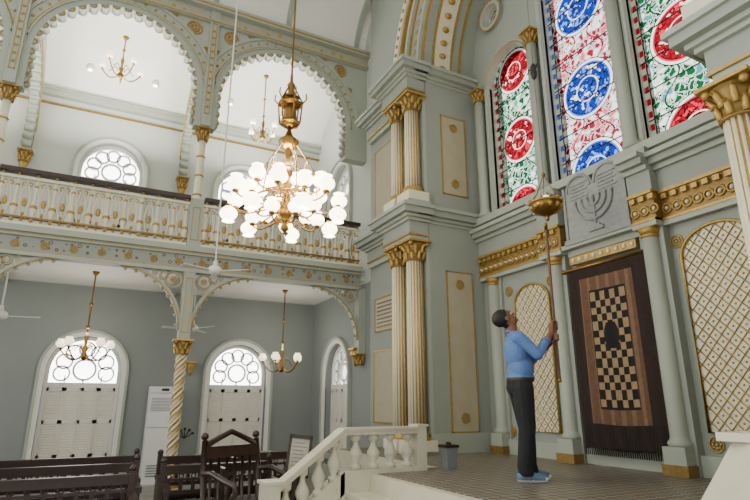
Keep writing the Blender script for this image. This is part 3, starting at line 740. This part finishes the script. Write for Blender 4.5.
for yy in(-1.75,2.0):
    b=MB(LW)
    for k in range(5):
        a=pi/2+(k-2)*.5; b.tube([(yy,-.01,-.75),(yy+.1*cos(a),-.012,-.75+.1*sin(a)),(yy+.2*cos(a)*.9,-.012,-.75+.2*sin(a))],.009,BLACK,4); b.sphere((yy+.2*cos(a),-.012,-.75+.2*sin(a)),.03,BLACK,6,4,(1,.4,1))
    b.build('wall_flower_ornament')
# ---------------------------------------------------------------- pews
def pew(x,y0,y1,zt=.86):
    b=MB(frame(x,0,ZF,pi/2))
    for e in(y0,y1):
        b.box(e-.03,e+.03,-.45,.05,0,.62,WOOD); b.box(e-.03,e+.03,-.03,.07,.6,zt+.06,WOOD); b.sphere((e,.02,zt+.08),.04,WOOD); b.box(e-.045,e+.045,-.48,.02,.6,.66,WOOD)
    b.box(y0,y1,-.42,.04,.4,.44,WOOD); b.box(y0,y1,0,.05,zt-.08,zt,WOOD); b.box(y0,y1,-.015,.065,zt,zt+.025,WOOD); b.box(y0,y1,0,.05,.5,.55,WOOD); b.box(y0,y1,.01,.04,zt-.16,zt-.13,WOOD)
    nn=int((y1-y0)/.15)
    for k in range(nn):
        c=y0+(k+.5)*(y1-y0)/nn; b.box(c-.022,c+.022,.012,.038,.55,zt-.15,WOOD)
        b.ringt((c,.025,zt-.105),.028,.008,WOOD,'y',8,4)
    b.box(y0,y1,-.4,-.37,.2,.4,WOOD)
    mid=(y0+y1)/2; b.box(mid-.03,mid+.03,-.4,.06,0,zt,WOOD)
    b.build('wooden_pew')
pew(-6.9,-2.6,.55,.82); pew(-7.7,-2.8,.65,.86); pew(-7.55,.95,2.3,.82); pew(-8.4,1.0,2.9,.86); pew(-8.5,-2.8,.7,.88)
# carved armchair
b=MB(frame(-6.42,1.72,ZF,pi*.62)@Matrix.Scale(1.08,4))
b.box(-.35,.35,-.3,.28,.42,.48,WOOD); b.box(-.33,.33,-.28,.26,.36,.42,WOOD)
for sx in(-1,1):
    for sy in(-.26,.24): b.lathe((sx*.31,sy,0),[(.04,0),(.05,.04),(.025,.08),(.045,.18),(.03,.28),(.045,.36)],WOOD,10)
    b.tube([(sx*.34,.26,.4),(sx*.35,.3,.8),(sx*.33,.34,1.1)],.03,WOOD,6); b.sphere((sx*.33,.35,1.14),.04,WOOD)
    b.tube([(sx*.36,.28,.78),(sx*.38,.1,.8),(sx*.38,-.15,.74),(sx*.38,-.3,.72),(sx*.38,-.34,.66),(sx*.38,-.29,.63)],.03,WOOD,6)
    b.tube([(sx*.36,-.24,.45),(sx*.38,-.18,.58),(sx*.38,-.24,.72)],.025,WOOD,6)
b.box(-.33,.33,.3,.34,.92,1.04,WOOD); b.tube([(-.33,.34,1.04),(-.15,.35,1.12),(0,.35,1.18),(.15,.35,1.12),(.33,.34,1.04)],.03,WOOD,6)
for k in range(6): b.cyl((-.25+k*.1,.3,.48),(-.25+k*.1,.33,.94),.016,WOOD,6)
b.build('carved_armchair')
b=MB(frame(-5.95,2.02,ZF,pi*.42)@Matrix.Rotation(-.14,4,'X')@Matrix.Rotation(.12,4,'Y')); b.box(-.1,.1,-.02,.0,.86,1.24,PLAQ)
for a,c,d,e in((-.13,.13,.83,.87),(-.13,.13,1.23,1.27),(-.13,-.1,.83,1.27),(.1,.13,.83,1.27)): b.box(a,c,-.035,.01,d,e,WOOD)
for k in range(8): b.box(-.075,.075-.02*(k%3),-.024,-.02,.90+k*.04,.91+k*.04,ACG)
b.box(-.02,.02,-.02,.02,0.02,.84,WOOD); b.box(-.1,.1,-.1,.1,0.0,.04,WOOD); b.build('framed_notice_stand')
# ---------------------------------------------------------------- man
MM=Matrix.Translation((-4.39,4.0,ZP+.006))@Matrix.Rotation(math.radians(62.6),4,'Z'); MI=MM.inverted()
pT=Vector((LPX-.02,LPY-.02,LPZ-.27)); pH=Vector((-4.17,4.31,.77)); ax=(pT-pH).normalized(); pB=pH-ax*.62
b=MB(); b.cyl(pB,pT,.016,POLE,10); b.cyl(pT-ax*.12,pT,.022,BRASS,10); b.sphere(pB,.022,BRASS,8,6)
b.build('lamp_lighting_pole')
root=bpy.data.objects.new('man_in_blue_shirt',None); bpy.context.scene.collection.objects.link(root); root.matrix_world=MM
lH=MI@pH; la=(MI.to_3x3()@ax).normalized()
HR=lH+la*.02; HL=lH-la*.13
HM=Matrix.Translation((-.075,0,1.53))@Matrix.Rotation(math.radians(-44),4,'Y')@Matrix.Translation((.02,0,.095)); HI=HM.inverted()
def remesh(mb,vox,sm,it=4):
    ob=mb.build('tmp'); md=ob.modifiers.new('r','REMESH'); md.mode='VOXEL'; md.voxel_size=vox
    s2=ob.modifiers.new('s','SMOOTH'); s2.factor=sm; s2.iterations=it
    dg=bpy.context.evaluated_depsgraph_get(); me=bpy.data.meshes.new_from_object(ob.evaluated_get(dg)); bpy.data.objects.remove(ob)
    return me
S=MB(); D=SKIN
sR=Vector((-.045,-.185,1.395)); eR=Vector((.12,-.235,1.22)); sL=Vector((-.04,.185,1.395)); eL=Vector((.15,.2,1.18))
dR=(HR-eR).normalized(); dL=(HL-eL).normalized()
wR=HR-dR*.085-Vector((0,.0,.01)); wL=HL-dL*.085
for sy in(-1,1):
    k=.025*sy
    S.cap2((-.02,sy*.088,.9),(.015+k,sy*.1,.5),.112,.088,D); S.cap2((.015+k,sy*.1,.5),(-.01+k*2,sy*.105,.14),.087,.076,D)
    S.cap2((-.01+k*2,sy*.105,.14),(-.002+k*2,sy*.105,.10),.076,.08,D)
S.sphere((-.03,0,.95),1,D,20,12,(.13,.17,.13)); S.sphere((-.005,0,1.1),1,D,20,12,(.135,.165,.17)); S.sphere((-.03,0,1.27),1,D,20,12,(.135,.18,.20))
S.sphere((-.065,0,.9),1,D,16,10,(.1,.15,.1))
S.cap2((-.05,-.15,1.405),(-.05,.15,1.405),.068,.068,D); S.cap2((-.055,0,1.40),(-.075,0,1.53),.062,.056,D)
S.cap2((-.06,-.1,1.42),(-.07,0,1.46),.05,.055,D); S.cap2((-.06,.1,1.42),(-.07,0,1.46),.05,.055,D)
for s_,e_,w_ in((sR,eR,wR),(sL,eL,wL)):
    S.cap2(tuple(s_),tuple(e_),.066,.056,D); S.cap2(tuple(e_),tuple(w_),.052,.03,D)
S.lathe((-.015,0,.95),[(.12,0),(.142,.02),(.145,.04),(.12,.14)],D,24)
R3=HM.to_3x3()
def hs(c,sc): S.sphere(tuple(HM@Vector(c)),1,D,18,12,sc,R3)
hs((-.014,0,.035),(.1,.078,.092)); hs((.032,0,-.045),(.058,.054,.068)); hs((.068,0,-.088),(.024,.028,.02)); hs((-.02,0,-.03),(.06,.06,.07))
hs((.083,0,.03),(.012,.04,.010)); hs((.084,0,-.056),(.012,.022,.012)); hs((.062,.035,-.016),(.02,.02,.016)); hs((.062,-.035,-.016),(.02,.02,.016))
S.cap2(tuple(HM@Vector((.085,0,.015))),tuple(HM@Vector((.112,0,-.024))),.007,.013,D)
for sy in(-1,1): hs((-.005,sy*.077,-.005),(.02,.01,.032))
hs((-.032,0,.045),(.1,.083,.092))
me=remesh(S,.0075,.5,3); me.name='body'
me.materials.clear()
for m in (SKIN,HAIR,SHIRT,PANTS,BELT,LIPS): me.materials.append(m)
ix={m.name:i for i,m in enumerate(me.materials)}
for v in me.vertices: v.co.z=max(v.co.z,.062)
def seg(c,a,d):
    v=d-a; t=(c-a).dot(v)/v.length_squared; return t,(c-(a+v*max(0,min(1,t)))).length
for p in me.polygons:
    c=p.center; q=HI@c; k=SHIRT
    if c.z<.975: k=PANTS
    elif c.z<1.0 : k=BELT
    if q.length<.17 and c.z>1.44 and q.z>-.115 and abs(c.y)<.095:
            k=SKIN
            hl=(q.x<.0+ (q.z-.0)*.75 and q.z>-.03) or q.z>.082 or (q.x<-.035 and q.z>-.07)
            if abs(q.y)>.08 and q.z<.03 and q.z>-.04 and abs(q.x)<.03: hl=False
            if hl: k=HAIR
            if q.x>.085 and -.062<q.z<-.048 and abs(q.y)<.024: k=LIPS
    elif c.z>1.462+.12*(-c.x-.07) and abs(c.y)<.08 and c.x<.1: k=SKIN
    for e_,w_ in((eR,wR),(eL,wL)):
        t,d=seg(c,e_,w_)
        if d<.06 and t>.6: k=SKIN
    p.material_index=ix[k.name]; p.use_smooth=True
ob=bpy.data.objects.new('body',me); bpy.context.scene.collection.objects.link(ob); ob.parent=root
b=MB()
for sy in(-1,1):
    e=HM@Vector((.078,sy*.032,.008)); b.sphere(tuple(e),.0115,EYEW,8,6); e=HM@Vector((.086,sy*.032,.010)); b.sphere(tuple(e),.006,BLACK,6,5)
    b.tube([tuple(HM@Vector((.094,sy*.015,.034))),tuple(HM@Vector((.092,sy*.035,.038))),tuple(HM@Vector((.078,sy*.055,.032)))],.0045,HAIR,5)
pts=[]
for i in range(24):
    a=2*pi*i/24; pts.append((-.066+.068*cos(a),.066*sin(a),1.466-.012*cos(a)))
b.tube(pts,.012,SHIRT,6,True)
for s_,w_ in((eR,wR),(eL,wL)):
    c=s_+(w_-s_)*.6; d=(w_-s_).normalized(); b.cyl(tuple(c-d*.02),tuple(c+d*.012),.044,SHIRT,14)
for k in range(5): b.sphere((.118-.004*abs(k-2),0,1.08+k*.075),.006,EYEW,6,4)
b.build('eyes_brows_collar',root)
def hand(C,w,sd):
    H=MB(); d=(C-w); d=(d-la*d.dot(la)).normalized(); e=la.cross(d)*sd; rp=.016
    def pt(phi,off,rr): return C+la*off+rr*(cos(phi)*(-d)+sin(phi)*e)
    pc=C-d*.04+e*.012
    H.cap2(tuple(w),tuple(pc),.027,.026,SKIN)
    for k in range(4):
        off=.033-.022*k; st=pt(.5,off,rp+.022); H.cap2(tuple(w+la*off*.4),tuple(st),.02,.0125,SKIN)
        end=(3.9,4.2,4.1,3.6)[k]; pp=[st]+[pt(.9+(end-.9)*j/5,off,rp+.010) for j in range(6)]
        for a_,b_ in zip(pp[:-1],pp[1:]): H.cap2(tuple(a_),tuple(b_),.0095,.009,SKIN,8)
    pp=[w+la*.015-e*.008,pt(-.6,.045,rp+.02),pt(-1.4,.05,rp+.012),pt(-2.2,.045,rp+.010)]
    for a_,b_,r in zip(pp[:-1],pp[1:],(.015,.012,.0105)): H.cap2(tuple(a_),tuple(b_),r,r*.9,SKIN,8)
    m=remesh(H,.0038,.4,2); m.name='hand'
    m.materials.clear(); m.materials.append(SKIN)
    for p in m.polygons: p.use_smooth=True; p.material_index=0
    o=bpy.data.objects.new('hand',m); bpy.context.scene.collection.objects.link(o); o.parent=root
hand(HR,wR,1); hand(HL,wL,-1)
for sy in(-1,1):
    S=MB(); x=.0+.05*sy; y=sy*.105
    S.cap2((x-.055,y,.05),(x+.06,y,.05),.05,.052,SHOE); S.cap2((x+.05,y,.048),(x+.17,y+sy*.01,.038),.05,.038,SHOE); S.cap2((x-.035,y,.06),(x-.01,y,.1),.052,.048,SHOE)
    m=remesh(S,.007,.5,4); m.name='shoe'; m.materials.clear(); m.materials.append(SHOE); m.materials.append(SOLE)
    for v in m.vertices: v.co.z=max(v.co.z,.0)
    for p in m.polygons: p.use_smooth=True; p.material_index=1 if p.center.z<.028 or (p.center.x>x+.175 and p.center.z<.05) else 0
    o=bpy.data.objects.new('shoe',m); bpy.context.scene.collection.objects.link(o); o.parent=root
b=MB()
for y in(-3.3,-.9,.5,2.3,3.7):
    b.lathe((XL+.5,y,7.36),[(.07,0),(.08,.03),(.08,.12)],FRAMEW,12); b.lathe((XL+.5,y,7.355),[(.055,0),(.055,.01)],DOWN,12)
b.build('ceiling_downlights')
# ---------------------------------------------------------------- lights
def light(kind,name,loc,e,col=(1,1,1),size=.2,rot=None,sy=None):
    l=bpy.data.lights.new(name,kind); l.energy=e; l.color=col
    if kind=='AREA':
        l.size=size
        if sy: l.shape='RECTANGLE'; l.size_y=sy
    else: l.shadow_soft_size=size
    o=bpy.data.objects.new(name,l); o.location=loc
    if rot: o.rotation_euler=rot
    bpy.context.scene.collection.objects.link(o); return o
light('POINT','chandelier_light',(-5.4,1.68,2.7),110,(1,.9,.75),.2)
for y in(-3.4,-.17,2.9):
    light('AREA','gallery_ceiling_fill',(-11.4,y,5.6),140,(1,.97,.91),1.4,(pi,0,0))  # added upward fill to brighten the gallery ceiling, no fixture here
for y in(-3.4,-.16,3.7):
    light('POINT','aisle_light',(-11.6,y,1.3),30,(1,.94,.85),.25)
# world
w=bpy.data.worlds.new('World'); bpy.context.scene.world=w; w.use_nodes=True; nt=w.node_tree; L,mt,mix=node_tools(nt)
bg=nt.nodes['Background']; tc=nt.nodes.new('ShaderNodeTexCoord'); sp=nt.nodes.new('ShaderNodeSeparateXYZ'); L(tc.outputs['Generated'],sp.inputs[0])
mx=mt('MULTIPLY',mt('MAXIMUM',mt('MULTIPLY',sp.outputs[0],-1.0),0),9.0)
my=mt('MULTIPLY',mt('MAXIMUM',sp.outputs[1],0),2.6)
st=mt('ADD',mt('MAXIMUM',mx,my),1.25)
# sky seen through the ark wall's windows has a fixed strength set for the glass, replacing the left-side brightening where y dominates
yy=mt('GREATER_THAN',mt('SUBTRACT',sp.outputs[1],mt('MULTIPLY',mt('ABSOLUTE',sp.outputs[0]),.42)),0)
st2=mt('ADD',mt('MULTIPLY',yy,3.2),mt('MULTIPLY',mt('SUBTRACT',1.0,yy),st))
L(st2,bg.inputs['Strength']); bg.inputs[0].default_value=(.985,1,.965,1)
# camera
cam=bpy.data.cameras.new('camera'); cam.sensor_width=36; cam.lens=535/750*36; cam.clip_start=.05
co=bpy.data.objects.new('camera',cam); bpy.context.scene.collection.objects.link(co)
p=math.atan(153/535); d=Vector((-.888*cos(p),.46*cos(p),sin(p)))
co.rotation_euler=d.to_track_quat('-Z','Y').to_euler(); bpy.context.scene.camera=co
